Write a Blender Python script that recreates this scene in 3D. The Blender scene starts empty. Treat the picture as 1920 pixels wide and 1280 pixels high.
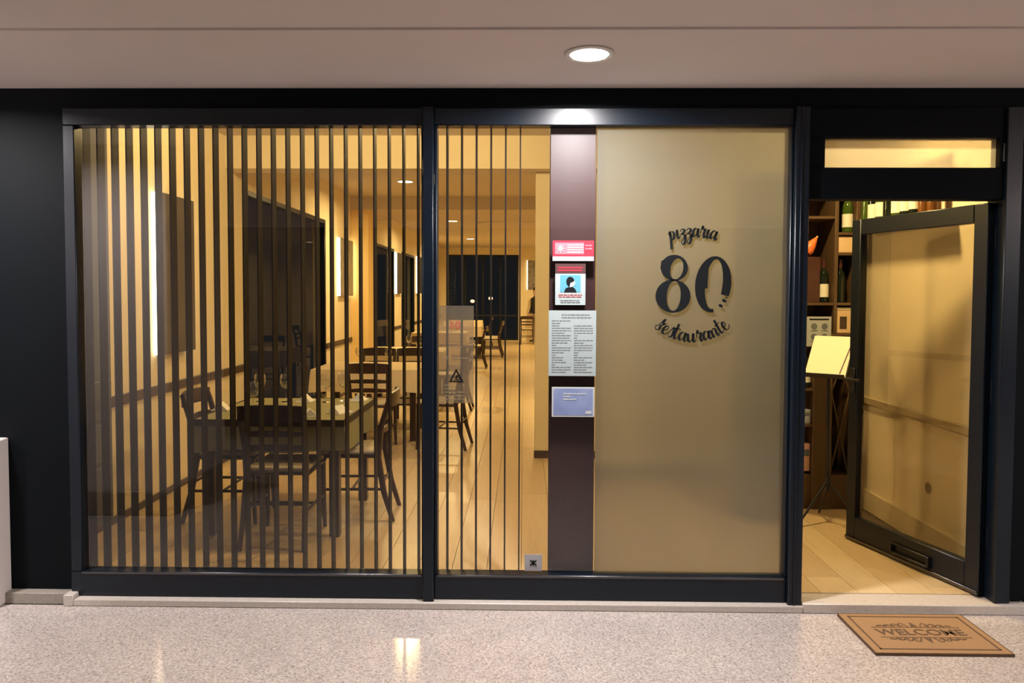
import bpy, bmesh, math, random
from mathutils import Vector, Matrix
random.seed(7)
C = bpy.context.scene.collection
S = bpy.context.scene
PI = math.pi

# ------------------------------------------------------------------ camera, world, exposure
cd = bpy.data.cameras.new('camera'); cam = bpy.data.objects.new('camera', cd); C.objects.link(cam)
pitch, yaw, roll = 0.0397691, 0.0150793, 0.0036965
cp, sp, cy_, sy_ = math.cos(pitch), math.sin(pitch), math.cos(yaw), math.sin(yaw)
fwd = Vector((-sy_*cp, cy_*cp, -sp)); rgt = Vector((cy_, sy_, 0)); up = rgt.cross(fwd)
r2 = rgt*math.cos(roll) + up*math.sin(roll); u2 = -rgt*math.sin(roll) + up*math.cos(roll)
m = Matrix((r2, u2, -fwd)).transposed().to_4x4(); m.translation = (0, -3.81, 1.55)
cam.matrix_world = m
cd.sensor_width = 36; cd.lens = 1400/1920*36
cd.shift_y = -32.283/1920
cd.clip_start = .05; cd.clip_end = 200
S.camera = cam

w = bpy.data.worlds.new('night_sky'); S.world = w; w.use_nodes = True
wb = w.node_tree.nodes['Background']; wb.inputs[0].default_value = (.62, .63, .66, 1); wb.inputs[1].default_value = .022
S.view_settings.view_transform = 'Standard'; S.view_settings.look = 'None'
S.view_settings.gamma = 1; S.view_settings.use_curve_mapping = False
S.view_settings.exposure = 0.0
OUT_W, IN_W = 104, 46           # watts per arcade lamp / per restaurant ceiling lamp
OUT_COL, IN_COL = (1, .95, .94), (1, .715, .30)

# ------------------------------------------------------------------ helpers
class MB:
    def __init__(s): s.bm = bmesh.new()
    def _xf(s, vs, M):
        if M is not None: bmesh.ops.transform(s.bm, matrix=M, verts=vs)
        return s
    def box(s, lo, hi, bev=0, M=None, seg=1):
        c = [(a+b)/2 for a, b in zip(lo, hi)]; d = [abs(b-a) for a, b in zip(lo, hi)]
        r = bmesh.ops.create_cube(s.bm, size=1, matrix=Matrix.Translation(c) @ Matrix.Diagonal((*d, 1)))
        vs = r['verts']
        if bev:
            es = list({e for v in vs for e in v.link_edges})
            b = bmesh.ops.bevel(s.bm, geom=es, offset=min(bev, min(d)*.45), segments=seg, affect='EDGES', profile=.5)
            vs = list({v for f in b['faces'] for v in f.verts} | {v for v in vs if v.is_valid})
        return s._xf(vs, M)
    def bar(s, a, b, r, r2=None, n=10):
        a, b = Vector(a), Vector(b); d = b-a
        q = d.to_track_quat('Z', 'Y').to_matrix().to_4x4()
        bmesh.ops.create_cone(s.bm, cap_ends=True, segments=n, radius1=r, radius2=r if r2 is None else r2, depth=d.length,
                              matrix=Matrix.Translation((a+b)/2) @ q)
        return s
    def tube(s, pts, rad, n=8, sq=1.0):
        pts = [Vector(p) for p in pts]; rings = []
        for i, p in enumerate(pts):
            t = (pts[min(i+1, len(pts)-1)] - pts[max(i-1, 0)]).normalized()
            ref = Vector((1, 0, 0)) if abs(t.x) < .8 else Vector((0, 0, 1))
            u = t.cross(ref).normalized(); v = t.cross(u).normalized()
            r = rad[i] if isinstance(rad, (list, tuple)) else rad
            rings.append([s.bm.verts.new(p + u*r*sq*math.cos(2*PI*k/n+PI/n) + v*r*math.sin(2*PI*k/n+PI/n)) for k in range(n)])
        for A, B in zip(rings, rings[1:]):
            for k in range(n): s.bm.faces.new((A[k], A[(k+1) % n], B[(k+1) % n], B[k]))
        s.bm.faces.new(rings[0][::-1]); s.bm.faces.new(rings[-1]); return s
    def lathe(s, prof, n=20, M=None, smooth=True):
        rings = []; vs = []
        for r, z in prof:
            if r < 1e-5: rings.append([s.bm.verts.new((0, 0, z))])
            else: rings.append([s.bm.verts.new((r*math.cos(2*PI*k/n), r*math.sin(2*PI*k/n), z)) for k in range(n)])
            vs += rings[-1]
        for A, B in zip(rings, rings[1:]):
            for k in range(n):
                l = (k+1) % n
                if len(A) == 1 and len(B) == 1: continue
                if len(A) == 1: s.bm.faces.new((A[0], B[l], B[k]))
                elif len(B) == 1: s.bm.faces.new((A[k], A[l], B[0]))
                else: s.bm.faces.new((A[k], A[l], B[l], B[k]))
        return s._xf(vs, M)
    def prism(s, poly, fn, t):
        """poly of (u,v); fn(u,v,h) -> 3d; extruded from h=0 to h=t"""
        A = [s.bm.verts.new(fn(u, v, 0)) for u, v in poly]; B = [s.bm.verts.new(fn(u, v, t)) for u, v in poly]
        n = len(poly)
        s.bm.faces.new(A[::-1]); s.bm.faces.new(B)
        for k in range(n): s.bm.faces.new((A[k], A[(k+1) % n], B[(k+1) % n], B[k]))
        return s
    def strip(s, L, R, fn, t):
        """ribbon between two polylines, with thickness"""
        n = len(L); g = []
        for h in (0, t): g.append(([s.bm.verts.new(fn(*p, h)) for p in L], [s.bm.verts.new(fn(*p, h)) for p in R]))
        (l0, r0), (l1, r1) = g
        for k in range(n-1):
            s.bm.faces.new((l1[k], l1[k+1], r1[k+1], r1[k])); s.bm.faces.new((l0[k], r0[k], r0[k+1], l0[k+1]))
            s.bm.faces.new((l0[k], l0[k+1], l1[k+1], l1[k])); s.bm.faces.new((r0[k], r1[k], r1[k+1], r0[k+1]))
        s.bm.faces.new((l0[0], l1[0], r1[0], r0[0])); s.bm.faces.new((l0[-1], r0[-1], r1[-1], l1[-1]))
        return s
    def mesh(s, name, smooth=None):
        bmesh.ops.recalc_face_normals(s.bm, faces=s.bm.faces)
        me = bpy.data.meshes.new(name); s.bm.to_mesh(me); s.bm.free()
        if smooth:
            for p in me.polygons: p.use_smooth = True
            try: me.set_sharp_from_angle(angle=math.radians(smooth))
            except Exception: pass
        return me

def put(name, mesh, mat, parent=None, loc=(0, 0, 0), rz=0):
    if isinstance(mesh, MB): mesh = mesh.mesh(name, 40)
    o = bpy.data.objects.new(name, mesh); C.objects.link(o)
    if mat and not mesh.materials: mesh.materials.append(mat)
    o.parent = parent; o.location = loc; o.rotation_euler = (0, 0, rz)
    return o
def tag(o, label, cat, group=None):
    o['label'] = label; o['category'] = cat
    if group: o['group'] = group
    return o
def thing(name, label, cat, loc=(0, 0, 0), rz=0, group=None):
    o = bpy.data.objects.new(name, None); C.objects.link(o); o.empty_display_size = .1
    o.location = loc; o.rotation_euler = (0, 0, rz)
    return tag(o, label, cat, group)
def struct(name, mesh, mat):
    o = put(name, mesh, mat); o['kind'] = 'structure'; return o
def sempty(name, loc=(0, 0, 0), rz=0):
    o = bpy.data.objects.new(name, None); C.objects.link(o); o.location = loc; o.rotation_euler = (0, 0, rz)
    o.empty_display_size = .1; o['kind'] = 'structure'; return o
def dup(root, label, loc, rz=0, group=None, name=None):
    r = root.copy(); C.objects.link(r); r.location = loc; r.rotation_euler = (0, 0, rz); r['label'] = label
    if group: r['group'] = group
    for ch in list(root.children):
        c = ch.copy(); C.objects.link(c); c.parent = r
        for g in list(ch.children):
            d = g.copy(); C.objects.link(d); d.parent = c
    return r
def BX(lo, hi, bev=0): return MB().box(lo, hi, bev)

# ------------------------------------------------------------------ materials
def newmat(name):
    mt = bpy.data.materials.new(name); mt.use_nodes = True; nt = mt.node_tree; nt.nodes.clear()
    return mt, nt, nt.nodes, nt.links
def N(nt, t, **kw):
    n = nt.nodes.new(t)
    for k, v in kw.items():
        if k in n.inputs: n.inputs[k].default_value = v
        else: setattr(n, k, v)
    return n
def mat(name, col, rough=.5, var=.12, scale=8, stretch=(1, 1, 1), bump=0, metal=0, spec=.5, col2=None, rvar=0, sheen=0, detail=4):
    mt, nt, ns, ln = newmat(name)
    out = N(nt, 'ShaderNodeOutputMaterial'); b = N(nt, 'ShaderNodeBsdfPrincipled')
    b.inputs['Roughness'].default_value = rough; b.inputs['Metallic'].default_value = metal
    b.inputs['Specular IOR Level'].default_value = spec
    tc = N(nt, 'ShaderNodeTexCoord'); mp = N(nt, 'ShaderNodeMapping'); mp.inputs['Scale'].default_value = stretch
    ln.new(tc.outputs['Object'], mp.inputs[0])
    no = N(nt, 'ShaderNodeTexNoise'); no.inputs['Scale'].default_value = scale; no.inputs['Detail'].default_value = detail
    ln.new(mp.outputs[0], no.inputs['Vector'])
    mx = N(nt, 'ShaderNodeMix', data_type='RGBA')
    c1 = tuple(c*(1-var) for c in col); c2 = col2 or tuple(min(1, c*(1+var)) for c in col)
    mx.inputs[6].default_value = (*c1, 1); mx.inputs[7].default_value = (*c2, 1)
    ln.new(no.outputs['Fac'], mx.inputs[0]); ln.new(mx.outputs[2], b.inputs['Base Color'])
    if bump:
        bp = N(nt, 'ShaderNodeBump'); bp.inputs['Strength'].default_value = bump; bp.inputs['Distance'].default_value = .01
        ln.new(no.outputs['Fac'], bp.inputs['Height']); ln.new(bp.outputs[0], b.inputs['Normal'])
    ln.new(b.outputs[0], out.inputs[0])
    return mt
def emit(name, col, st):
    mt, nt, ns, ln = newmat(name)
    out = N(nt, 'ShaderNodeOutputMaterial'); e = N(nt, 'ShaderNodeEmission'); e.inputs[0].default_value = (*col, 1); e.inputs[1].default_value = st
    ln.new(e.outputs[0], out.inputs[0]); return mt
def glass(name, tint=(1, 1, 1), boost=1.7, rough=0.0, ior=1.5):
    """thin architectural glass: Fresnel reflection on the outer face, straight see-through"""
    mt, nt, ns, ln = newmat(name)
    out = N(nt, 'ShaderNodeOutputMaterial'); tr = N(nt, 'ShaderNodeBsdfTransparent'); tr.inputs[0].default_value = (*tint, 1)
    gl = N(nt, 'ShaderNodeBsdfGlossy'); gl.inputs['Roughness'].default_value = rough
    fr = N(nt, 'ShaderNodeFresnel'); fr.inputs['IOR'].default_value = ior
    geo = N(nt, 'ShaderNodeNewGeometry')
    mu = N(nt, 'ShaderNodeMath', operation='MULTIPLY'); mu.inputs[1].default_value = boost; mu.use_clamp = True
    inv = N(nt, 'ShaderNodeMath', operation='SUBTRACT'); inv.inputs[0].default_value = 1
    m2 = N(nt, 'ShaderNodeMath', operation='MULTIPLY')
    ln.new(fr.outputs[0], mu.inputs[0]); ln.new(geo.outputs['Backfacing'], inv.inputs[1])
    ln.new(mu.outputs[0], m2.inputs[0]); ln.new(inv.outputs[0], m2.inputs[1])
    mx = N(nt, 'ShaderNodeMixShader'); ln.new(m2.outputs[0], mx.inputs[0]); ln.new(tr.outputs[0], mx.inputs[1]); ln.new(gl.outputs[0], mx.inputs[2])
    ln.new(mx.outputs[0], out.inputs[0]); return mt
def frosted(name, col, clear=.0, trans=.62):
    mt, nt, ns, ln = newmat(name)
    out = N(nt, 'ShaderNodeOutputMaterial')
    tl = N(nt, 'ShaderNodeBsdfTranslucent'); tl.inputs[0].default_value = (*col, 1)
    df = N(nt, 'ShaderNodeBsdfDiffuse'); df.inputs[0].default_value = (*[c*.8 for c in col], 1)
    rf = N(nt, 'ShaderNodeBsdfRefraction'); rf.inputs['Roughness'].default_value = .32; rf.inputs['IOR'].default_value = 1.25; rf.inputs[0].default_value = (*col, 1)
    tp = N(nt, 'ShaderNodeBsdfTransparent'); geo = N(nt, 'ShaderNodeNewGeometry')
    gl = N(nt, 'ShaderNodeBsdfGlossy'); gl.inputs['Roughness'].default_value = .12
    lw = N(nt, 'ShaderNodeFresnel'); lw.inputs['IOR'].default_value = 1.45
    a = N(nt, 'ShaderNodeMixShader'); a.inputs[0].default_value = trans; ln.new(df.outputs[0], a.inputs[1]); ln.new(tl.outputs[0], a.inputs[2])
    b = N(nt, 'ShaderNodeMixShader'); b.inputs[0].default_value = .55; ln.new(a.outputs[0], b.inputs[1]); ln.new(rf.outputs[0], b.inputs[2])
    g = N(nt, 'ShaderNodeMixShader'); ln.new(lw.outputs[0], g.inputs[0]); ln.new(b.outputs[0], g.inputs[1]); ln.new(gl.outputs[0], g.inputs[2])
    c = N(nt, 'ShaderNodeMixShader'); ln.new(geo.outputs['Backfacing'], c.inputs[0]); ln.new(g.outputs[0], c.inputs[1]); ln.new(tp.outputs[0], c.inputs[2])
    d = N(nt, 'ShaderNodeMixShader'); d.inputs[0].default_value = clear; ln.new(c.outputs[0], d.inputs[1]); ln.new(tp.outputs[0], d.inputs[2])
    ln.new(d.outputs[0], out.inputs[0]); return mt

def granite(name):
    mt, nt, ns, ln = newmat(name)
    out = N(nt, 'ShaderNodeOutputMaterial'); b = N(nt, 'ShaderNodeBsdfPrincipled')
    tc = N(nt, 'ShaderNodeTexCoord')
    v = N(nt, 'ShaderNodeTexVoronoi'); v.inputs['Scale'].default_value = 130; ln.new(tc.outputs['Object'], v.inputs['Vector'])
    n1 = N(nt, 'ShaderNodeTexNoise'); n1.inputs['Scale'].default_value = 95; n1.inputs['Detail'].default_value = 3; ln.new(tc.outputs['Object'], n1.inputs['Vector'])
    n2 = N(nt, 'ShaderNodeTexNoise'); n2.inputs['Scale'].default_value = 2.2; n2.inputs['Detail'].default_value = 3; n2.inputs['Distortion'].default_value = 1.2
    ln.new(tc.outputs['Object'], n2.inputs['Vector'])
    r = N(nt, 'ShaderNodeValToRGB'); e = r.color_ramp.elements
    e[0].position = .30; e[0].color = (.19, .16, .145, 1); e[1].position = .72; e[1].color = (.62, .54, .50, 1)
    x = e.new(.47); x.color = (.40, .345, .315, 1)
    mxv = N(nt, 'ShaderNodeMix', data_type='RGBA'); mxv.inputs[0].default_value = .35
    ln.new(n1.outputs['Fac'], r.inputs[0]); ln.new(r.outputs[0], mxv.inputs[6])
    sep = N(nt, 'ShaderNodeSeparateColor'); ln.new(v.outputs['Color'], sep.inputs[0])
    r3 = N(nt, 'ShaderNodeValToRGB'); r3.color_ramp.elements[0].color = (.25, .21, .195, 1); r3.color_ramp.elements[1].color = (.56, .49, .455, 1)
    ln.new(sep.outputs[0], r3.inputs[0]); ln.new(r3.outputs[0], mxv.inputs[7])
    mr = N(nt, 'ShaderNodeMapRange'); mr.inputs['To Min'].default_value = .84; mr.inputs['To Max'].default_value = 1.14
    ln.new(n2.outputs['Fac'], mr.inputs['Value'])
    mm = N(nt, 'ShaderNodeVectorMath', operation='SCALE'); ln.new(mxv.outputs[2], mm.inputs[0]); ln.new(mr.outputs[0], mm.inputs['Scale'])
    ln.new(mm.outputs[0], b.inputs['Base Color']); b.inputs['Roughness'].default_value = .13
    bp = N(nt, 'ShaderNodeBump'); bp.inputs['Strength'].default_value = .03; bp.inputs['Distance'].default_value = .02
    ln.new(n2.outputs['Fac'], bp.inputs['Height']); ln.new(bp.outputs[0], b.inputs['Normal'])
    ln.new(b.outputs[0], out.inputs[0]); return mt

M = {}
M['navy'] = mat('dark_navy_lacquer', (.0018, .0032, .0048), .6, .25, 3, spec=.1)
M['frame'] = mat('blue_black_aluminium', (.0035, .0075, .014), .33, .2, 20, spec=.35)
M['granite'] = granite('speckled_granite')
M['stone'] = mat('pale_threshold_stone', (.50, .44, .39), .35, .22, 70)
M['stone_dark'] = mat('grey_brown_skirting_stone', (.27, .235, .20), .45, .25, 60)
M['soffit'] = mat('grey_pink_plaster', (.64, .565, .53), .85, .05, 2.5)
M['wall'] = mat('cream_plaster', (.80, .69, .46), .8, .04, 3)
M['ceil'] = mat('pale_ceiling_paint', (.62, .53, .40), .85, .03, 2)  # white ceiling, its colour darkened for the shade above the downlights
M['grey'] = mat('grey_pier_panel', (.085, .09, .11), .6, .08, 5)
M['rail'] = mat('dark_wood_rail', (.055, .030, .018), .45, .3, 9, (1, .2, 6))
M['slat'] = mat('dark_brown_slat', (.008, .0055, .004), .6, .3, 12, (8, 8, .6), spec=.15)
M['wood'] = mat('dark_chair_wood', (.034, .015, .009), .32, .35, 14, (4, 4, .8))
M['redwood'] = mat('red_brown_panel_wood', (.030, .010, .010), .45, .3, 7, (5, 5, .5))
M['rackwood'] = mat('dark_rack_wood', (.10, .056, .025), .5, .35, 9, (4, 4, .6))
M['cushion'] = mat('beige_seat_fabric', (.62, .52, .36), .8, .08, 60, bump=.1)
M['cloth'] = mat('cream_tablecloth', (.72, .58, .35), .85, .06, 25, bump=.08)
M['olive'] = mat('olive_tablecloth', (.27, .245, .125), .85, .07, 25, bump=.08)
M['band'] = mat('dark_brown_cloth_band', (.05, .035, .022), .85, .2, 40)
M['white'] = mat('white_linen', (.85, .82, .76), .8, .03, 30)
M['glass'] = glass('window_glass', boost=2.1)
M['leafglass'] = glass('door_glass', tint=(.86, .84, .79), boost=2.4)
M['night'] = glass('night_window_glass', tint=(.75, .78, .8), boost=.35, ior=1.3)
M['tglass'] = glass('table_glass', boost=4, rough=.05)
M['frost'] = frosted('frosted_film', (.46, .475, .42))
M['frost2'] = frosted('frosted_transom', (.88, .86, .8), trans=.7)
M['sheet'] = frosted('translucent_sheet', (.42, .37, .29), clear=.34, trans=.45)
M['ink'] = mat('black_ink', (.006, .007, .008), .8, .1, 30, spec=.1)
M['redink'] = mat('red_ink', (.32, .05, .05), .6, .1, 30)
M['paper'] = mat('white_paper', (.40, .42, .415), .7, .03, 40)
M['bluepaper'] = mat('pale_green_paper', (.27, .315, .315), .7, .05, 30)
M['text'] = mat('grey_print', (.13, .145, .15), .7, .1, 90)
M['red'] = mat('bright_red_print', (.46, .012, .03), .5, .06, 30)
M['pink'] = mat('pink_print', (.6, .12, .15), .5, .06, 30)
M['cyan'] = mat('blue_print', (.07, .25, .33), .5, .05, 30)
M['card'] = mat('blue_white_card', (.07, .11, .30), .5, .2, 9, col2=(.30, .35, .50))
M['greysign'] = mat('grey_sticker', (.36, .35, .36), .6, .06, 30)
M['steel'] = mat('brushed_dark_steel', (.12, .12, .13), .3, .1, 40, metal=1)
M['black'] = mat('black_metal', (.012, .012, .012), .4, .2, 20)
M['bottle'] = mat('dark_bottle_glass', (.008, .012, .006), .12, .3, 20)
M['green'] = mat('green_bottle_glass', (.05, .085, .012), .12, .3, 20)
M['amber'] = mat('amber_bottle_glass', (.16, .06, .012), .15, .3, 20)
M['label'] = mat('cream_bottle_label', (.80, .76, .60), .7, .05, 40)
M['foil'] = mat('dark_foil', (.06, .02, .015), .3, .2, 20)
M['orange'] = mat('orange_ornament', (.75, .17, .035), .45, .15, 20)
M['box'] = mat('pale_wooden_box', (.72, .50, .27), .6, .12, 10, (1, 1, 8))
M['boxpink'] = mat('pink_carton', (.72, .42, .30), .7, .08, 20)
M['menu'] = mat('cream_menu_page', (.86, .74, .52), .65, .03, 20)
M['coir'] = mat('coir_mat', (.29, .165, .075), .95, .3, 140, bump=.5)
M['coirdark'] = mat('dark_mat_print', (.10, .055, .027), .95, .3, 140)
M['leaf'] = mat('dark_leaf', (.025, .04, .012), .5, .4, 30)
M['pot'] = mat('white_ceramic', (.75, .72, .66), .3, .05, 20)
M['pict'] = mat('dark_picture_print', (.03, .026, .024), .35, .8, 3.2, col2=(.10, .085, .075), detail=6)
M['pict2'] = mat('spotted_picture_print', (.03, .03, .03), .4, .8, 9, col2=(.42, .37, .30), detail=2)
M['led'] = emit('led_strip', (1, .83, .58), 7.5)
M['lamp'] = emit('warm_lamp_disc', (1, .80, .50), 16)
M['coollamp'] = emit('cool_lamp_disc', (1, .97, .97), 24)
M['farlamp'] = emit('far_lamp', (1, .50, .28), 4)
M['skin'] = mat('skin', (.48, .28, .19), .6, .08, 30)
M['jacket'] = mat('dark_jacket', (.016, .014, .015), .8, .2, 30)
M['trouser'] = mat('pale_trousers', (.42, .34, .23), .8, .1, 30)
M['hair'] = mat('dark_hair', (.012, .009, .007), .5, .2, 40)
planks = [mat('oak_plank_%s' % n, c, .30, .16, 5, (9, .9, 1), detail=6) for n, c in
          zip(('light', 'mid', 'warm', 'pale'), ((.56, .42, .24), (.52, .385, .215), (.55, .40, .22), (.60, .46, .27)))]

# ------------------------------------------------------------------ setting: ground, soffit
ZO = -.055
fl = struct('floor', BX((-9, -9, -.20), (9, -.06, ZO)), M['granite'])
tr = struct('trim_1', BX((-2.335, -.075, -.055), (1.42, .06, -.02), .004), M['stone'])
tr2 = struct('trim_2', BX((1.42, -.075, -.055), (2.56, .12, -.006), .004), M['stone'])
struct('trim_3', BX((-2.70, -.055, -.056), (-2.335, .02, .003), .003), M['stone_dark'])
put('curb_end', BX((-2.352, -.08, -.055), (-2.30, -.02, .004), .004), M['stone'], tr)
struct('trim_4', BX((2.56, -.055, -.056), (4.2, .02, .003), .003), M['stone_dark'])
ce = struct('ceiling', BX((-9, -.83, 2.605), (9, -.0, 2.75)), M['soffit'])
ce.data.transform(Matrix.Translation((0, 0, -.015)))
put('outer_panel', BX((-9, -3.2, 2.60), (9, -.83, 2.75)), M['soffit'], ce)
pl = struct('wall_outer', BX((-9, -3.5, 2.2), (9, -3.2, 2.75)), M['soffit'])
# facade cladding
wf = struct('wall_front', BX((-9, 0, 2.484), (9, .05, 3.2)), M['navy'])
put('left_panel', BX((-2.69, 0, .0), (-2.338, .14, 2.484)), M['navy'], wf)
put('right_panel', BX((2.47, 0, .0), (9, .14, 2.484)), M['navy'], wf)
put('far_left_panel', BX((-9, .01, .0), (-2.69, .14, 2.484)), M['navy'], wf)
struct('trim_5', BX((-3.6, -.12, -.055), (-2.668, -.0, .80), .006), M['soffit'])
pil = struct('wall_pillar', BX((-3.5, -2.5, -.055), (-2.55, -1.5, 2.60), .01), M['soffit'])  # unseen pillar, added for its pale reflection in the left pane
put('pillar_plinth', BX((-3.53, -2.53, -.055), (-2.52, -1.47, .12), .006), M['stone_dark'], pil)

# ------------------------------------------------------------------ setting: restaurant shell
sub = struct('floor', BX((-2.9, .06, -.20), (2.7, 21.2, -.012)), M['rail'])
PW, PL = .196, 1.75
proto_planks = []
for k in range(4):
    proto_planks.append(BX((.0012, .0012, -.012), (PW-.0012, PL-.0012, 0), .0012).mesh('plank'))
    proto_planks[-1].materials.append(planks[k])
cnt = 0
ncol = int(5.35/PW)+1
for i in range(ncol):
    y = .06 - random.random()*PL; x = -2.75 + i*PW
    while y < 8.6:
        y0, y1 = max(y, .06), y+PL
        if x+PW <= 2.52:
            if y0 > y+.02:
                me = BX((.0012, .0012, -.012), (PW-.0012, y1-y0-.0012, 0), .0012).mesh('plank'); me.materials.append(random.choice(planks))
            else: me = random.choice(proto_planks)
            put('plank', me, None, sub, (x, y0, 0)); cnt += 1
        y += PL
    far = MB() if i == 0 else far
    while y < 21.1:
        far.box((x+.0012, y+.0012, -.012), (min(x+PW, 2.52)-.0012, min(y+PL, 21.1)-.0012, 0)); y += PL
fo = put('far_planks', far, planks[1], sub); fo['kind'] = 'stuff'

wl = struct('wall_left', MB().box((-2.92, .14, 0), (-2.75, 3.50, 3.3)).box((-2.92, 6.52, 0), (-2.75, 10.1, 3.3)).box((-2.92, 12.02, 0), (-2.75, 13.0, 3.3))
       .box((-2.92, 14.95, 0), (-2.75, 21, 3.3)).box((-2.92, 3.5, 2.57), (-2.75, 6.52, 3.3)).box((-2.92, 10.1, 2.5), (-2.75, 12.02, 3.3)).box((-2.92, 13, 2.5), (-2.75, 14.95, 3.3))
       .box((-2.92, 3.5, 0), (-2.75, 6.52, .12)).box((-2.92, 10.1, 0), (-2.75, 12.02, .12)).box((-2.92, 13, 0), (-2.75, 14.95, .12)), M['wall'])
put('pilaster', BX((-2.75, 8.06, 0), (-2.47, 8.72, 2.90), .004), mat('deep_yellow_plaster', (.86, .62, .26), .75, .04, 3), wl)  # deeper yellow than the wall, standing in for lamp light on the pilaster
pier = put('pier_panel', BX((-2.75, .14, 0), (-2.742, 1.10, 3.0)), M['grey'], wl)
for z0, z1 in ((.10, .42), (.45, .70), (.73, .98)):
    put('pier_board', BX((-2.742, .17, z0), (-2.728, 1.08, z1), .004), M['grey'], pier)
put('wall_return', BX((-2.75, .125, 0), (-2.30, .14, 3.0)), M['grey'], wl)
struct('wall_right', BX((2.5, .14, 0), (2.62, 21, 3.3)), M['wall'])
wb_ = struct('wall_back', MB().box((-2.92, 21, 0), (-2.52, 21.2, 3.3)).box((-2.52, 21, 2.86), (-.16, 21.2, 3.3)).box((-.16, 21, 0), (2.62, 21.2, 3.3))
       .box((-2.52, 21, 0), (-.16, 21.2, .03)), M['wall'])
wp = struct('wall_partition', BX((.112, 3.24, 0), (2.5, 3.40, 2.72), .003), M['wall'])
put('dark_skirting', MB().box((.106, 3.225, 0), (2.5, 3.24, .07)), M['rail'], wp)
ci = struct('ceiling', MB().box((-2.92, .14, 3.0), (2.62, 3.07, 3.3)).box((-2.92, 3.07, 3.1), (2.62, 21.2, 3.3)), M['ceil'])
struct('trim_6', MB().box((-2.75, 3.07, 2.70), (2.5, 3.34, 3.1)), M['wall'])
struct('trim_7', MB().box((-2.75, 8.06, 2.89), (2.5, 9.9, 3.1)), M['ceil'])
put('ceiling_medallion', MB().lathe([(0, 0), (.70, 0), (.78, .02), (.80, .05), (.72, .06), (0, .06)], 40), M['ceil'], ci, (-.28, 12.6, 3.045))
# chair rails + baseboards
cr = MB()
for a, b in ((.16, 3.5), (6.52, 8.06), (8.72, 10.1), (12.02, 13), (14.95, 21)): cr.box((-2.75, a, .79), (-2.728, b, .86), .004)
struct('trim_8', cr, M['rail'])
cr = MB()
for a, b in ((.16, 8.06), (8.72, 21)): cr.box((-2.75, a, 0), (-2.735, b, .05), .003)
struct('baseboard_left', cr, M['rail'])
struct('trim_9', BX((2.48, .15, .77), (2.5, 3.2, .82), .004), mat('tan_rail', (.50, .40, .24), .6))
struct('baseboard_right', BX((2.482, .15, 0), (2.5, 21, .15), .004), mat('tan_skirting', (.60, .49, .30), .6))

# interior windows (night outside)
def night_window(nm, y0, y1, z0, z1):
    e = sempty(nm, (-2.75, (y0+y1)/2, z0)); h = (y1-y0)/2; H = z1-z0
    put('pane', BX((-.06, -h, 0), (-.052, h, H)), M['night'], e)
    for lo, hi in (((-.08, -h, 0), (.012, -h+.05, H)), ((-.08, h-.05, 0), (.012, h, H))): put('frame_stile', BX(lo, hi, .003), M['frame'], e)
    for lo, hi in (((-.08, -h+.05, 0), (.012, h-.05, .05)), ((-.08, -h+.05, H-.05), (.012, h-.05, H))): put('frame_rail', BX(lo, hi, .003), M['frame'], e)
    return e
night_window('window_4', 3.5, 6.52, .12, 2.57); night_window('window_5', 10.1, 12.02, .12, 2.5); night_window('window_6', 13.0, 14.95, .12, 2.5)
e = sempty('window_7', (-1.34, 21, .03))
put('pane', BX((-1.18, .03, 0), (1.18, .038, 2.83)), M['night'], e)
for x in (-1.18, -.62, -.03, .55, 1.12): put('frame_stile', BX((x, -.012, 0), (x+.06, .06, 2.83), .003), M['frame'], e)
for z in (0, 2.77): put('frame_rail', BX((-1.12, -.012, z), (1.12, .06, z+.06), .003), M['frame'], e)
put('guard_rail', BX((-1.12, -.03, .80), (1.12, -.012, .84), .003), M['black'], e)

# ------------------------------------------------------------------ shop front
GT, GB = 2.398, .11
def shopwin(nm, x0, x1, fr0, fr1):
    e = sempty(nm, ((x0+x1)/2, 0, -.02)); c = (x0+x1)/2; z = .02
    put('pane', BX((x0-.015-c, .004, GB+z-.015), (x1+.015-c, .012, GT+z+.015)), M['glass'], e)
    put('bottom_rail', BX((fr0-c, -.03, 0), (fr1-c, .05, GB+z), .004), M['frame'], e)
    put('glazing_bead', BX((x0-c, -.034, GB+z-.012), (x1-c, -.030, GB+z), .001), M['steel'], e)
    put('top_rail', BX((fr0-c, -.03, GT+z), (fr1-c, .05, 2.484+z), .004), M['frame'], e)
    put('frame_stile', BX((fr0-c, -.03, GB+z), (x0-c, .05, GT+z), .004), M['frame'], e)
    put('frame_stile', BX((x1-c, -.03, GB+z), (fr1-c, .05, GT+z), .004), M['frame'], e)
    return e
w1 = shopwin('window_1', -2.28, -.517, -2.338, -.507)
w2 = shopwin('window_2', -.437, 1.335, -.452, 1.348)
mu = struct('trim_10', BX((-.507, -.06, -.055), (-.452, .05, 2.484), .004), M['frame'])
mu2 = struct('trim_11', MB().box((1.348, -.06, -.055), (1.418, .06, 2.484), .004).box((1.372, -.066, -.05), (1.380, -.058, 2.484), .001), M['frame'])
# transom + door head
e = sempty('window_3', (1.935, 0, 2.19))
put('pane', BX((-.432, .004, 0), (.432, .012, .148)), M['frost2'], e)
put('transom_rail', BX((-.517, -.03, -.157), (.535, .06, .0), .004), M['navy'], e)
put('transom_rail', BX((-.517, -.03, .148), (.535, .06, .294), .004), M['navy'], e)
put('transom_stile', BX((-.517, -.03, 0), (-.432, .06, .148), .003), M['navy'], e)
put('transom_stile', BX((.432, -.03, 0), (.535, .06, .148), .003), M['navy'], e)
put('transom_catch', BX((.445, -.038, .03), (.465, -.03, .12), .003), M['steel'], e)
struct('trim_12', MB().box((2.39, -.05, -.006), (2.47, .10, 2.484), .004), M['frame'])
put('reveal_panel', BX((2.47, -.03, .003), (2.56, -.001, 2.484), .003), M['navy'], wf)

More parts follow.
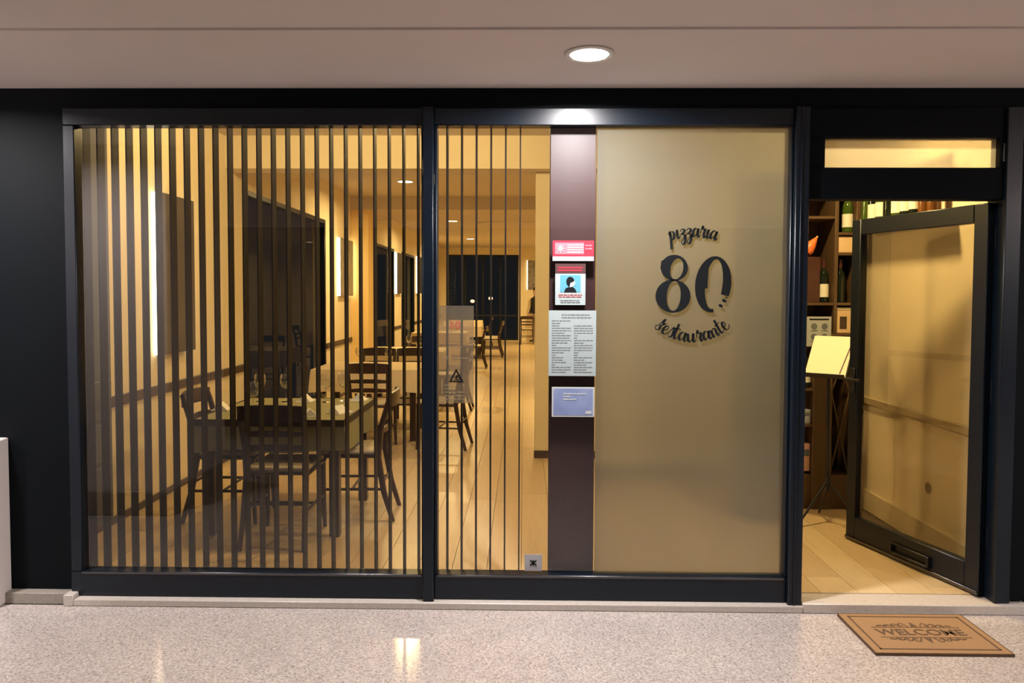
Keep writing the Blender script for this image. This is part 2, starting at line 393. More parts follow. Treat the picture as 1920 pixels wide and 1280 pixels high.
# frosted film with lettering
c2 = (-.437+1.335)/2
film = put('frosted_film', BX((.372-c2, .0128, GB+.02), (1.335-c2, .0145, GT+.02)), M['frost'], w2)
LX, LZ = .868, 1.602      # logo centre
K = 1/(3.554*367.5)
def fnlogo(u, v, h): return Vector((LX-c2 + u*K, .0035 - h, LZ+.02 + v*K))
def zp(x, y): return (x-425, 530-y)
def ell(cx, cy, rx, ry, a, tilt=0):
    x, y = rx*math.cos(a), ry*math.sin(a); c, s = math.cos(tilt), math.sin(tilt)
    return (cx + x*c - y*s, cy + x*s + y*c)
def ring(mb, o, i, a0, a1, n=48, fn=fnlogo):
    A = [a0+(a1-a0)*k/n for k in range(n+1)]
    mb.strip([ell(*o[:4], a, o[4]) for a in A], [ell(*i[:4], a, i[4]) for a in A], fn, .002)
d8 = MB()
ring(d8, (*zp(292, 417), 90, 86, -.25), (*zp(308, 424), 42, 70, -.22), 0, 2*PI)
ring(d8, (*zp(285, 605), 116, 110, -.1), (*zp(290, 603), 46, 99, -.05), 0, 2*PI)
d8.prism([zp(205, 372), zp(262, 344), zp(272, 380), zp(262, 462), zp(212, 456), zp(200, 420)], fnlogo, .0025)
put('numeral', d8, M['ink'], film)
d0 = MB()
O0, I0 = (*zp(550, 526), 119, 187, -.10), (*zp(555, 524), 57, 165, -.10)
ring(d0, O0, I0, math.radians(-22), math.radians(282), 60)
d0.prism([zp(432, 500), zp(470, 415), zp(520, 395), zp(512, 552), zp(488, 556), zp(436, 590)], fnlogo, .0025)
for px, py, s in ((625, 634, 17), (602, 667, 16), (640, 612, 8)):
    d0.prism([ell(*zp(px, py), s, s*.62, 2*PI*k/10, -.5) for k in range(10)], fnlogo, .002)
put('numeral', d0, M['ink'], film)
GLY = {'p': ([[(0, .7), (.16, 1.0), (.14, .3), (-.06, -1.0)], [(.12, .5), (.34, .95), (.56, .72), (.46, .2), (.2, .02)]], .74),
 'i': ([[(0, .5), (.15, 1), (.12, .2), (.25, 0), (.42, .35)]], .44),
 'z': ([[(0, .75), (.2, 1), (.44, .85), (.3, .55), (.12, .42), (.4, .3), (.42, -.25), (.2, -.75), (0, -.55), (.25, -.1), (.62, .35)]], .62),
 'a': ([[(.52, .85), (.25, 1), (.02, .55), (.12, .05), (.36, .3), (.54, .98), (.5, .25), (.6, 0), (.78, .3)]], .76),
 'r': ([[(0, .45), (.13, 1.3), (.22, .95), (.44, .98), (.36, .4), (.44, .0), (.62, .3)]], .6),
 'R': ([[(-.1, .2), (.1, .45), (.22, 1.45), (.32, .95), (.5, 1.0), (.3, .6), (.36, .1), (.12, -.1), (-.05, .1)]], .6),
 'e': ([[(0, .35), (.3, .6), (.36, .9), (.18, 1), (.02, .55), (.12, .05), (.36, .05), (.56, .35)]], .54),
 's': ([[(0, .3), (.25, 1.2), (.40, .5), (.3, .0), (.06, .12)]], .5),
 't': ([[(.14, 1.8), (.06, .5), (.16, 0), (.38, .3)], [(-.14, 1.15), (.12, 1.2), (.42, 1.28)]], .44),
 'u': ([[(0, .95), (.04, .2), (.22, .0), (.42, .5), (.46, .98), (.48, .2), (.58, 0), (.74, .3)]], .72),
 'n': ([[(0, .95), (.06, .0)], [(.06, .5), (.25, 1), (.42, .85), (.42, .2), (.52, 0), (.68, .3)]], .66)}
def catmull(P, n=7):
    Q = [P[0]] + P + [P[-1]]; out = []
    for k in range(1, len(Q)-2):
        for j in range(n):
            t = j/n; p0, p1, p2, p3 = Q[k-1:k+3]
            out.append(tuple(.5*(2*p1[d] + (p2[d]-p0[d])*t + (2*p0[d]-5*p1[d]+4*p2[d]-p3[d])*t*t + (3*p1[d]-p0[d]-3*p2[d]+p3[d])*t**3) for d in (0, 1)))
    return out + [P[-1]]
def ribbon(mb, pts, wmax, wmin, fn, t):
    L, R_ = [], []
    for i, p in enumerate(pts):
        a, b = pts[max(i-1, 0)], pts[min(i+1, len(pts)-1)]
        dx, dy = b[0]-a[0], b[1]-a[1]; l = math.hypot(dx, dy) or 1
        wd = (wmin + (wmax-wmin)*max(0, -dy/l)**1.2)/2
        L.append((p[0]-dy/l*wd, p[1]+dx/l*wd)); R_.append((p[0]+dy/l*wd, p[1]-dx/l*wd))
    mb.strip(L, R_, fn, t)
def arc_word(word, cx, cyy, rad, a_mid, span, xh, wx, parent):
    tot = sum(GLY[c][1] for c in word); acc = 0
    for c in word:
        strokes, adv = GLY[c]; f = (acc+adv/2)/tot - .5; acc += adv
        if rad > 0: a = a_mid - f*span; rot = a - PI/2
        else: a = a_mid + f*span; rot = a + PI/2
        ox, oy = cx + abs(rad)*math.cos(a), cyy + abs(rad)*math.sin(a)
        mb = MB(); cr_, sr = math.cos(rot), math.sin(rot)
        for st in strokes:
            P = [((x-adv/2)*xh*wx, (y-.5)*xh) for x, y in catmull(st)]
            P = [(ox + x*cr_ - y*sr, oy + x*sr + y*cr_) for x, y in P]
            ribbon(mb, P, xh*.30, xh*.10, fnlogo, .002)
        put('letter', mb, M['ink'], parent)
arc_word('pizzaria', *zp(418, 715), 530, PI/2+.005, .62, 58, 1.12, film)
arc_word('Restaurante', *zp(417, 545), -335, -PI/2+.01, 1.53, 58, 1.30, film)

# dark wood panel behind the glass
post = tag(put('wood_panel', BX((.134, .058, 0), (.372, .10, 2.99), .004), M['redwood']), 'tall dark red-brown wooden panel standing behind the notices on the glass', 'panel')
# slat screen
sc = thing('slat_screen', 'screen of thin dark brown vertical slats standing inside the shop windows', 'screen', (0, .06, 0))
sm = BX((-.0035, 0, 0), (.0035, .066, 2.98)).mesh('slat'); sm.materials.append(M['slat'])
for k in range(31):
    x = -2.2895 + k*.0757
    if x > .10: break
    put('slat', sm, None, sc, (x, 0, .012))
put('floor_rail', BX((-2.30, .0, 0), (.12, .066, .012)), M['slat'], sc)

# ------------------------------------------------------------------ door leaf (hinged right, opened inwards)
ha = math.atan2(.945, -.29)
dr = sempty('door_1', (2.378, .03, .008), ha); DW, DH = .965, 2.015
put('hinge_stile', BX((0, -.028, 0), (.085, .028, DH), .004), M['frame'], dr)
put('lock_stile', BX((DW-.075, -.028, 0), (DW, .028, DH), .004), M['frame'], dr)
put('top_rail', BX((.085, -.028, DH-.095), (DW-.075, .028, DH), .004), M['frame'], dr)
br = put('bottom_rail', BX((.085, -.028, 0), (DW-.075, .028, .15), .004), M['frame'], dr)
put('pane', BX((.07, -.005, .14), (DW-.06, .005, DH-.085)), M['leafglass'], dr)
st = put('door_stop', MB().box((.30, .028, .03), (.58, .05, .045), .003).box((.30, .028, .085), (.58, .045, .095), .003).box((.30, .028, .03), (.315, .05, .095), .003)
         .box((.565, .028, .03), (.58, .05, .095), .003), M['black'], br)
put('kick_seal', BX((0, .028, .0), (DW, .036, .02), .002), M['steel'], dr)
hd = put('door_handle', MB().bar((DW-.035, .028, 1.02), (DW-.035, .075, 1.02), .011).bar((DW-.035, .075, 1.02), (DW-.15, .075, 1.02), .010)
         .box((DW-.055, .028, .93), (DW-.015, .036, 1.09), .003), M['black'], dr)
for z in (.25, 1.0, 1.78): put('hinge', MB().bar((-.012, -.02, z), (-.012, -.02, z+.11), .012), M['black'], dr)
# socket on right wall
t = thing('wall_socket', 'small round dark socket low on the cream wall behind the glass door', 'socket', (2.5, .78, .37))
put('socket_plate', MB().lathe([(0, 0), (.032, 0), (.034, .006), (.02, .01), (0, .006)], 20, Matrix.Rotation(-PI/2, 4, 'Y')), mat('brown_socket', (.14, .09, .05), .4), t)

# ------------------------------------------------------------------ lamps
def area(nm, loc, power, col, size, parent, spread=PI):
    l = bpy.data.lights.new(nm, 'AREA'); l.shape = 'DISK'; l.size = size; l.energy = power; l.color = col; l.spread = spread
    o = bpy.data.objects.new(nm, l); C.objects.link(o); o.parent = parent; o.location = loc; return o
def ceiling_lamp(label, loc, power, col, disc_mat, r, group, nm='ceiling_light', half=False):
    t = thing(nm, label, 'ceiling light', loc, 0, group)
    put('rim', MB().lathe([(r, 0), (r+.018, 0), (r+.022, -.006), (r+.016, -.012), (r, -.010)], 28), M['pot'], t)
    put('diffuser', MB().lathe([(0, -.004), (r, -.006), (r, 0), (0, 0)], 28), disc_mat, t)
    if half:     # globe added above the view so the lamp lights the beam sideways
        put('opal_globe', MB().lathe([(r, -.012), (r, -.03), (r*.8, -.065), (r*.45, -.085), (0, -.09)], 28), disc_mat, t)
        l = bpy.data.lights.new('lamp_glow', 'POINT'); l.energy = power; l.color = col; l.shadow_soft_size = .03
        o = bpy.data.objects.new('lamp_glow', l); C.objects.link(o); o.parent = t; o.location = (0, 0, -.14)
    else: area('lamp_glow', (0, 0, -.016), power, col, r*1.9, t, 2.9)
    return t
ceiling_lamp('bright round white downlight in the pale soffit above the shop front', (.28, -.545, 2.59), OUT_W*.72, OUT_COL, M['coollamp'], .085, 'arcade downlights', 'downlight')
for x, y, l in ((-3.05, -.72, 'arcade downlight beyond the left pillar'), (5.6, -2.2, 'arcade downlight far to the right of the doorway'), (-4.9, -3.0, 'outermost arcade downlight on the left'), (4.9, -3.0, 'outermost arcade downlight on the right')):
    ceiling_lamp('round white '+l, (x, y, 2.60), OUT_W*(.62 if y > -1 else 1), OUT_COL, M['coollamp'], .085, 'arcade downlights', 'downlight')  # lamps out of view, added to spread light over floor, soffit and pillar
IL = [((-1.63, 6.5, 3.1), 'glowing round ceiling lamp above the second dining table'), ((-1.48, 17.05, 3.1), 'small glowing ceiling lamp far back above the dark rear window'),
      ((-1.65, 1.55, 3.0), 'ceiling lamp above the front dining table'), ((-.3, 1.55, 3.0), 'ceiling lamp over the front aisle behind the slats'),
      ((1.75, .75, 3.0), 'ceiling lamp just inside the open door'),
      ((.9, 6.5, 3.1), 'ceiling lamp behind the partition'), ((-1.5, 12.0, 3.1), 'ceiling lamp over the third dining table'),
      ((.8, 12.5, 3.1), 'ceiling lamp mid hall on the right'), ((.8, 18.5, 3.1), 'ceiling lamp above the standing person')]
for loc, l in IL:
    ceiling_lamp('warm '+l, loc, IN_W*(1.9 if loc[1] > 15 else 1.35 if loc[1] > 6 else 1), IN_COL, M['lamp'], .10, 'restaurant ceiling lamps', half=(1 < loc[1] < 3))

# ------------------------------------------------------------------ lit pictures on the left wall
def picture(label, y0, y1, z0, z1, pm):
    t = thing('lit_picture', label, 'picture', (-2.75, (y0+y1)/2, z0), 0, 'pictures with glowing edges on the left wall')
    h = (y1-y0)/2; H = z1-z0
    put('picture_panel', BX((.046, -h, 0), (.062, h, H), .003), pm, t)
    put('back_box', BX((0, -h+.02, .02), (.046, h-.02, H-.02)), M['black'], t)
    put('light_strip', BX((.002, -h, .0), (.046, -h+.018, H), .002), M['led'], t)
    put('light_strip', BX((.002, h-.018, .0), (.046, h, H), .002), M['led'], t)
    return t
picture('tall dark picture panel with glowing white edge nearest the window on the left wall', 1.70, 2.27, 1.09, 2.30, M['pict'])
picture('spotted black and white picture with glowing edge just before the yellow pilaster', 7.19, 7.97, 1.52, 2.38, M['pict2'])
picture('dark picture with glowing edge between the two far dark windows', 12.13, 12.92, 1.56, 2.44, M['pict'])
picture('farthest dark picture with glowing edge on the left wall', 15.3, 16.1, 1.57, 2.52, M['pict'])
t = thing('wall_picture', 'narrow grey picture on the far back wall above the standing person', 'picture', (.32, 21, 1.72))
put('picture_panel', BX((-.18, -.03, 0), (.18, 0, .95), .003), M['pict2'], t)
put('light_strip', BX((-.195, -.022, 0), (-.182, -.002, .95)), M['led'], t)

# ------------------------------------------------------------------ chairs
def make_chair():
    t = thing('dining_chair', '', 'chair', (0, 0, 0), 0, 'dark wooden dining chairs')
    # faces +y (seat front towards +y); back at y = -0.2
    seat = MB().box((-.205, -.19, .435), (.205, .215, .462), .014, None, 2)
    sf = put('seat', seat, M['wood'], t)
    put('seat_cushion', MB().box((-.19, -.175, .455), (.19, .20, .487), .014, None, 3), M['cushion'], sf)
    for s in (-1, 1):
        put('leg', MB().tube([(s*.185, .185, .44), (s*.187, .19, .2), (s*.192, .20, 0)], [.019, .017, .013], 8), M['wood'], t)
        put('leg', MB().tube([(s*.195, -.295, 0), (s*.188, -.235, .2), (s*.182, -.195, .44), (s*.186, -.21, .62), (s*.192, -.262, .80), (s*.193, -.285, .87)],
                             [.014, .018, .020, .018, .017, .014], 8, 1.15), M['wood'], t)
    def arch(z0, z1, yb, bow, th, name, wdt=.192):
        mb = MB(); n = 10; g = []
        for k in range(n+1):
            u = -1+2*k/n; x = u*wdt; y = yb - bow*(1-u*u); top = z1 + .012*(1-u*u)
            g.append([mb.bm.verts.new(p) for p in ((x, y-th/2, z0), (x, y+th/2, z0), (x, y+th/2-.004, top), (x, y-th/2-.004, top))])
        for A, B in zip(g, g[1:]):
            for k in range(4): mb.bm.faces.new((A[k], A[(k+1) % 4], B[(k+1) % 4], B[k]))
        mb.bm.faces.new(g[0][::-1]); mb.bm.faces.new(g[-1])
        put(name, mb, M['wood'], t)
    arch(.785, .875, -.272, .035, .022, 'top_rail', .205)
    arch(.685, .715, -.228, .03, .014, 'back_slat', .186)
    arch(.595, .625, -.208, .026, .014, 'back_slat', .184)
    for s in (-1, 1): put('stretcher', MB().bar((s*.187, .19, .22), (s*.188, -.235, .22), .010), M['wood'], t)
    put('stretcher', MB().bar((-.187, -.232, .27), (.187, -.232, .27), .010), M['wood'], t)
    put('stretcher', MB().bar((-.187, -.02, .22), (.187, -.02, .22), .009), M['wood'], t)
    return t
ch0 = make_chair()
chairs = [((-1.51, .90), 0, 'dark ladder-back chair with its back to the window, in front of the olive table'),
 ((-2.0, 1.33), -PI/2, 'dark chair squeezed between the left wall and the olive table'),
 ((-1.19, 1.40), PI/2+.05, 'dark chair side-on at the right end of the olive table'),
 ((-1.50, 3.62), 0, 'dark chair with its back to us, at the near side of the second cream table'),
 ((-1.78, 5.12), PI, 'left one of two dark chairs facing us behind the second cream table'),
 ((-1.36, 5.12), PI, 'right one of two dark chairs facing us behind the second cream table'),
 ((-.84, 3.75), PI/2-.1, 'reddish dark chair at the right end of the second cream table'),
 ((-.98, 6.25), PI/2, 'dark chair at the right of the third cream table, under the notice sheet'),
 ((-1.60, 7.75), PI, 'dark chair behind the third cream table'),
 ((-1.06, 11.9), PI/2, 'dark chair at the corridor side of the fourth cream table'),
 ((-.80, 14.55), PI/2, 'dark chair at the near corridor corner of the fifth cream table'),
 ((-.80, 15.2), PI/2, 'dark chair at the far corridor corner of the fifth cream table'),
 ((-1.22, 18.6), PI/2, 'dark chair beside the last cream table before the rear window'),
 ((.12, 19.6), 0, 'dark chair standing alone beside the person at the back wall')]
for i, ((x, y), rz, l) in enumerate(chairs):
    if i == 0: ch0.location = (x, y, 0); ch0.rotation_euler = (0, 0, rz); ch0['label'] = l
    else: dup(ch0, l, (x, y, 0), rz)

# ------------------------------------------------------------------ tables + cloths
def make_table(w_, d_):
    t = thing('dining_table', '', 'table', (0, 0, 0), 0, 'dining tables')
    put('tabletop', BX((-w_/2, -d_/2, .715), (w_/2, d_/2, .75), .004), M['wood'], t)
    for sx in (-1, 1):
        for sy in (-1, 1):
            x, y = sx*(w_/2-.06), sy*(d_/2-.06)
            put('leg', MB().box((x-.032, y-.032, 0), (x+.032, y+.032, .715), .004), M['wood'], t)
    put('apron', MB().box((-w_/2+.05, -d_/2+.05, .63), (w_/2-.05, -d_/2+.07, .715)).box((-w_/2+.05, d_/2-.07, .63), (w_/2-.05, d_/2-.05, .715)), M['wood'], t)
    return t
def cloth_mesh(w_, d_, drop, top=.757, thick=True, drop0=0.0, seed=1):
    rnd = random.Random(seed); mb = MB(); bm = mb.bm
    W, D = w_/2+.006, d_/2+.006; n = 14
    per = []
    for k in range(n): per.append((-W+2*W*k/n, -D, 0, -1))
    for k in range(n): per.append((W, -D+2*D*k/n, 1, 0))
    for k in range(n): per.append((W-2*W*k/n, D, 0, 1))
    for k in range(n): per.append((-W, D-2*D*k/n, -1, 0))
    rows = []
    for j, (f, o) in enumerate(((0, 0), (.15, .005), (.5, .012), (1, .018))):
        row = []
        for k, (x, y, nx, ny) in enumerate(per):
            wob = (.007*math.sin(k*1.9+seed)+.006*math.sin(k*.9+2*seed))*f
            cx = 1.0 if k % n == 0 else 0
            px, py = x + nx*(o+wob), y + ny*(o+wob)
            if cx: px += (1 if x > 0 else -1)*o; py += (1 if y > 0 else -1)*o
            row.append(bm.verts.new((px, py, top - drop*f - (.012*math.sin(k*.7+seed) if f == 1 else 0))))
        rows.append(row)
    m_ = len(per)
    for A, B in zip(rows, rows[1:]):
        for k in range(m_): bm.faces.new((A[k], A[(k+1) % m_], B[(k+1) % m_], B[k]))
    bm.faces.new(rows[0])
    return mb
tables = [(-1.60, 1.33, .92, .96, 'front dining table under the olive cloth behind the slats', 'olive', .20),
          (-1.66, 4.42, 1.12, .90, 'second dining table under a cream cloth beyond the dark window', 'cloth', .24),
          (-1.66, 6.95, 1.1, .9, 'third dining table back from the window, carrying the leafy plant', 'cloth', .24),
          (-1.74, 11.9, 1.1, .9, 'fourth dining table, beside the dark far side window', 'cloth', .24),
          (-1.60, 14.9, 1.1, .9, 'fifth dining table, half hidden by the notice sheet', 'cloth', .24),
          (-1.80, 18.7, 1.1, .9, 'last dining table before the dark rear window', 'cloth', .24)]
for i, (x, y, w_, d_, l, cm, drop) in enumerate(tables):
    t = make_table(w_, d_); t.location = (x, y, 0); t['label'] = l
    names = ['olive tablecloth with dark top border on the front table', 'cream tablecloth on the second table with two wine glasses', 'cream tablecloth under the leafy plant on the third table',
             'cream tablecloth on the fourth table', 'cream tablecloth on the fifth table near the notice sheet', 'cream tablecloth on the last table before the rear window']
    if i == 0:
        cl = tag(put('tablecloth', cloth_mesh(w_, d_, drop, seed=2), M['olive'], None, (x, y, 0)), names[0], 'tablecloth', 'tablecloths')
        W, D = w_/2+.016, d_/2+.016
        put('border_band', MB().box((-W, -D-.003, .715), (W, -D+.001, .759)).box((-W, D-.001, .715), (W, D+.003, .759)).box((W-.001, -D, .715), (W+.003, D, .759)).box((-W-.003, -D, .715), (-W+.001, D, .759)), M['band'], cl)  # dark strip round the upper edge of the cloth
    else: tag(put('tablecloth', cloth_mesh(w_, d_, drop, seed=i+2), M[cm], None, (x, y, 0)), names[i], 'tablecloth', 'tablecloths')

# tableware
TT = .7575
def make_glass(label, loc):
    t = thing('wine_glass', label, 'wine glass', loc, 0, 'wine glasses on the tables')
    put('foot', MB().lathe([(0, .004), (.034, .002), (.036, 0), (0, 0)], 20), M['tglass'], t)
    put('stem', MB().lathe([(.006, .003), (.004, .03), (.0038, .085), (.008, .098)], 10), M['tglass'], t)
    put('bowl', MB().lathe([(.006, .096), (.028, .112), (.040, .145), (.039, .175), (.033, .205), (.0315, .205), (.037, .175), (.038, .145), (.026, .115), (.0, .100)], 24), M['tglass'], t)
    return t
g0 = make_glass('wine glass left of the row on the olive table, before the dark window', (-1.93, 1.62, TT))
for l, x, y in (('wine glass second from left in the row on the olive table', -1.74, 1.62), ('wine glass third from left in the row on the olive table', -1.44, 1.60),
                ('rightmost wine glass in the row on the olive table', -1.33, 1.68), ('wine glass near the front edge of the olive table, behind the chair back', -1.80, 1.12),
                ('left wine glass on the second cream table', -1.80, 4.35), ('right wine glass on the second cream table', -1.48, 4.35),
                ('left wine glass on the third cream table', -1.62, 6.75), ('right wine glass on the third cream table', -1.30, 6.75)):
    dup(g0, l, (x, y, TT))
def make_napkin(label, loc, rz):
    mb = MB()
    mb.prism([(-.055, -.07), (.055, -.07), (.055, .07), (-.055, .07)], lambda u, v, h: Vector((u, v, h)), .008)
    mb.prism([(-.05, .008), (.05, .008), (.0, .055)], lambda u, v, h: Vector((u, h-.06, v)), .09)
    return tag(put('folded_napkin', mb, M['white'], None, loc, rz), label, 'napkin', 'folded napkins on the tables')
n0 = make_napkin('white folded napkin at the left end of the olive table', (-2.05, 1.22, TT), .1)
for l, x, y, rz in (('white folded napkin at the right front of the olive table', -1.38, .97, .4), ('white folded napkin beside the right front one on the olive table', -1.22, 1.12, -.5),
                    ('white folded napkin at the back middle of the olive table', -1.60, 1.64, 0), ('white folded napkin at the back right corner of the olive table', -1.22, 1.72, 0),
                    ('white folded napkin on the second cream table', -1.64, 4.2, .2), ('white folded napkin on the fourth cream table', -1.5, 11.8, .2)):
    o = n0.copy(); C.objects.link(o); o.location = (x, y, TT); o.rotation_euler = (0, 0, rz); o['label'] = l
# plant on third table
def plant(label, loc, s, seed):
    t = thing('potted_plant', label, 'plant', loc); rnd = random.Random(seed)
    put('pot', MB().lathe([(0, 0), (.04*s, 0), (.055*s, .08*s), (.05*s, .08*s), (.045*s, .07*s), (0, .07*s)], 18), M['pot'], t)
    for k in range(16):
        a = k*2.4; L = (.14+.1*rnd.random())*s; el = .4+.8*rnd.random(); mb = MB(); l, r = [], []
        ca, sa = math.cos(a), math.sin(a)
        for j in range(6):
            f = j/5; wd = .028*s*math.sin(PI*min(.97, f+.08)); d = L*f*math.cos(el)+.02*s; z = .07*s + L*f*math.sin(el) - .06*s*f*f
            l.append((d, z, wd)); r.append((d, z, -wd))
        A = [mb.bm.verts.new((d*ca - w_*sa, d*sa + w_*ca, z)) for d, z, w_ in l]; B = [mb.bm.verts.new((d*ca - w_*sa, d*sa + w_*ca, z+.002)) for d, z, w_ in r]
        for j in range(5): mb.bm.faces.new((A[j], A[j+1], B[j+1], B[j]))
        put('leaf', mb, M['leaf'], t)
plant('dark leafy plant in a white pot on the third cream table', (-1.42, 6.98, TT), 1.0, 3)

# person at the back
def person(loc, rz):
    t = thing('person', 'person in a dark jacket and pale trousers standing at the back, half hidden', 'person', loc, rz)
    V, Ed, Rd = [], [], []
    def v(p, r, par=None):
        V.append(p); Rd.append(r)
        if par is not None: Ed.append((par, len(V)-1))
        return len(V)-1
    pel = v((0, 0, .96), .135); ab = v((0, .01, 1.12), .125, pel); chs = v((0, 0, 1.32), .15, ab); nk0 = v((0, 0, 1.47), .07, chs); nk = v((0, .01, 1.53), .052, nk0)
    h1 = v((0, .02, 1.60), .078, nk); h2 = v((0, .01, 1.68), .088, h1); h3 = v((0, 0, 1.75), .055, h2)
    for s in (-1, 1):
        hip = v((s*.10, 0, .90), .10, pel); kn = v((s*.115, .02, .50), .065, hip); an = v((s*.12, -.01, .09), .042, kn); toe = v((s*.135, .14, .035), .034, an)
        sh = v((s*.18, 0, 1.42), .065, chs); el = v((s*.245, -.03, 1.14), .046, sh); wr = v((s*.245, .07, .92), .032, el); pm = v((s*.242, .09, .86), .036, wr)
        for q, (dx, L) in enumerate(((-.024, .075), (-.008, .088), (.008, .084), (.024, .066))):
            f1 = v((s*.242+dx*.4, .10+dx*.8, .815), .010, pm); v((s*.242+dx*.4-s*.012, .11+dx*.8, .815-L*.55), .008, f1)
        th = v((s*.225, .125, .85), .011, pm); v((s*.215, .145, .815), .009, th)
    me = bpy.data.meshes.new('body'); me.from_pydata(V, Ed, [])
    o = bpy.data.objects.new('body', me); C.objects.link(o)
    md = o.modifiers.new('skin', 'SKIN'); sv = me.skin_vertices[0].data
    for i, r in enumerate(Rd): sv[i].radius = (r, r*.85 if r > .1 else r)
    sv[0].use_root = True
    o.modifiers.new('sub', 'SUBSURF').levels = 2
    dg = bpy.context.evaluated_depsgraph_get(); nm = bpy.data.meshes.new_from_object(o.evaluated_get(dg)); bpy.data.objects.remove(o)
    nm.materials.clear()
    for k in ('skin', 'jacket', 'trouser', 'black'): nm.materials.append(M[k])
    for p in nm.polygons:
        p.use_smooth = True; z = p.center.z; far = abs(p.center.x) > .2
        p.material_index = 0 if z > 1.50 or (far and z < .93) else 1 if z > .93 or (far and z > .9) else 3 if z < .085 else 2
    b = put('body', nm, None, t)
    put('hair', MB().lathe([(.098, -.02), (.102, .03), (.085, .075), (.045, .1), (0, .108)], 18, Matrix.Translation((0, -.012, 1.70)) @ Matrix.Rotation(.25, 4, 'X')), M['hair'], t)
    put('nose', MB().lathe([(0, .02), (.012, 0), (0, -.004)], 8, Matrix.Translation((0, .098, 1.655)) @ Matrix.Rotation(-PI/2, 4, 'X')), M['skin'], t)
    for s in (-1, 1):
        put('ear', MB().box((s*.088-.008, -.015, 1.635), (s*.088+.008, .015, 1.69), .006, None, 2), M['skin'], t)
        put('eye', MB().box((s*.032-.012, .085, 1.675), (s*.032+.012, .094, 1.685), .003), M['ink'], t)
    put('mouth', MB().box((-.02, .088, 1.615), (.02, .094, 1.621), .002), mat('lips', (.35, .12, .1), .5), t)
person((.40, 20.4, 0), 2.2)

# ------------------------------------------------------------------ wine rack by the door
RX0, RX1, RY0, RY1, RH = 1.50, 2.415, 1.60, 1.95, 2.40
rk = thing('wine_rack', 'tall dark wooden wine shelf inside the open doorway', 'shelf', (0, 0, 0))
put('back_panel', BX((RX0, RY1-.015, 0), (RX1, RY1, RH)), M['rackwood'], rk)
for x in (RX0, RX1-.03): put('side_panel', BX((x, RY0, 0), (x+.03, RY1-.015, RH), .003), M['rackwood'], rk)
put('divider', BX((2.235, RY0+.002, 1.28), (2.26, RY1-.015, RH-.03), .003), M['rackwood'], rk)
put('post', BX((2.10, RY0-.01, .0), (2.235, RY0+.10, 1.26), .004), M['rackwood'], rk)
put('plinth', BX((RX0+.03, RY0+.002, 0), (RX1-.03, RY1-.015, .25), .003), M['rackwood'], rk)
for z, a, b in ((RH-.03, RX0+.03, RX1-.03), (1.48, RX0+.03, 2.235), (1.48, 2.26, RX1-.03), (2.10, RX0+.03, 2.235), (1.84, 2.26, RX1-.03), (1.985, 2.26, RX1-.03), (1.26, RX0+.03, RX1-.03), (.86, RX0+.03, 2.10), (.60, RX0+.03, 2.10)):
    put('shelf_board', BX((a, RY0+.005, z), (b, RY1-.015, z+.02), .002), M['rackwood'], rk)
for k, (a, b) in enumerate((((2.245, .27), (2.375, .86)), ((2.375, .27), (2.245, .86)), ((2.245, .86), (2.375, 1.25)), ((2.375, .86), (2.245, 1.25)))):
    put('lattice_bar', MB().bar((a[0], RY0+.03+.014*(k % 2), a[1]), (b[0], RY0+.03+.014*(k % 2), b[1]), .007), M['rackwood'], rk)
def bottle(label, loc, gm=None, lab=True, lie=False):
    t = thing('wine_bottle', label, 'bottle', loc, 0, 'wine bottles around the doorway')
    put('glass', MB().lathe([(0, .004), (.03, 0), (.037, .006), (.037, .185), (.031, .215), (.0155, .24), (.014, .30), (.016, .302), (.016, .312), (0, .312)], 18), gm or M['bottle'], t)
    if lab: put('paper_label', MB().lathe([(.0376, .04), (.0378, .04), (.0378, .135), (.0376, .135)], 18), M['label'], t)
    put('foil_cap', MB().lathe([(.0162, .25), (.0166, .25), (.0172, .313), (0, .3145)], 14), M['foil'], t)
    return t
def dark(l, x, y, z, gm=None, lab=False): return bottle(l, (x, y, z), gm, lab)
S1, S2, S3 = 1.50, 2.12, 2.005
dark('dark wine bottle with a square cream label on the middle shelf', 2.188, 1.68, S1, None, True)
dark('dark unlabelled bottle on the right of the middle shelf, in front at the divider', 2.300, 1.665, S1)
dark('dark unlabelled bottle on the right of the middle shelf, beside the door edge', 2.345, 1.75, S1)
dark('dark unlabelled bottle on the right of the middle shelf, hindmost', 2.300, 1.85, S1)
dark('green bottle on the top shelf beside the divider', 2.298, 1.76, S3, M['green'])
dark('bottle with a cream label on the top shelf over the door edge', 2.350, 1.67, S3, M['green'], True)
dark('dark bottle with white label low on the rack left of the post', 2.062, 1.66, .88, None, True)
dark('dark bottle behind the labelled one low on the rack', 1.97, 1.76, .88)
dark('dark bottle upright in the lattice bay, left', 2.29, 1.76, .25)
dark('dark bottle upright in the lattice bay, right', 2.35, 1.85, .25)
tag(put('wooden_box', BX((-.055, -.05, 0), (.055, .05, .118), .003), M['box'], None, (2.322, 1.67, 1.86)), 'square pale wooden box on the small right shelf', 'box')
t = thing('carton', 'cream carton with a dark print under the right bottles', 'box', (2.32, 1.68, 1.28))
put('carton_body', BX((-.058, -.055, 0), (.058, .055, .165), .003), M['box'], t); put('dark_print', BX((-.03, -.0565, .03), (.02, -.055, .12)), M['rail'], t)
put('carton_lid', BX((-.06, -.058, .165), (.06, .058, .185), .003), M['menu'], t)
tag(put('dark_box', BX((-.06, -.06, 0), (.06, .06, .33), .003), M['foil'], None, (2.085, 1.69, S1)), 'dark upright bottle box under the orange ornament', 'box')
t = thing('orange_ornament', 'small orange tapering ornament on the dark box', 'ornament', (2.085, 1.67, S1+.33))
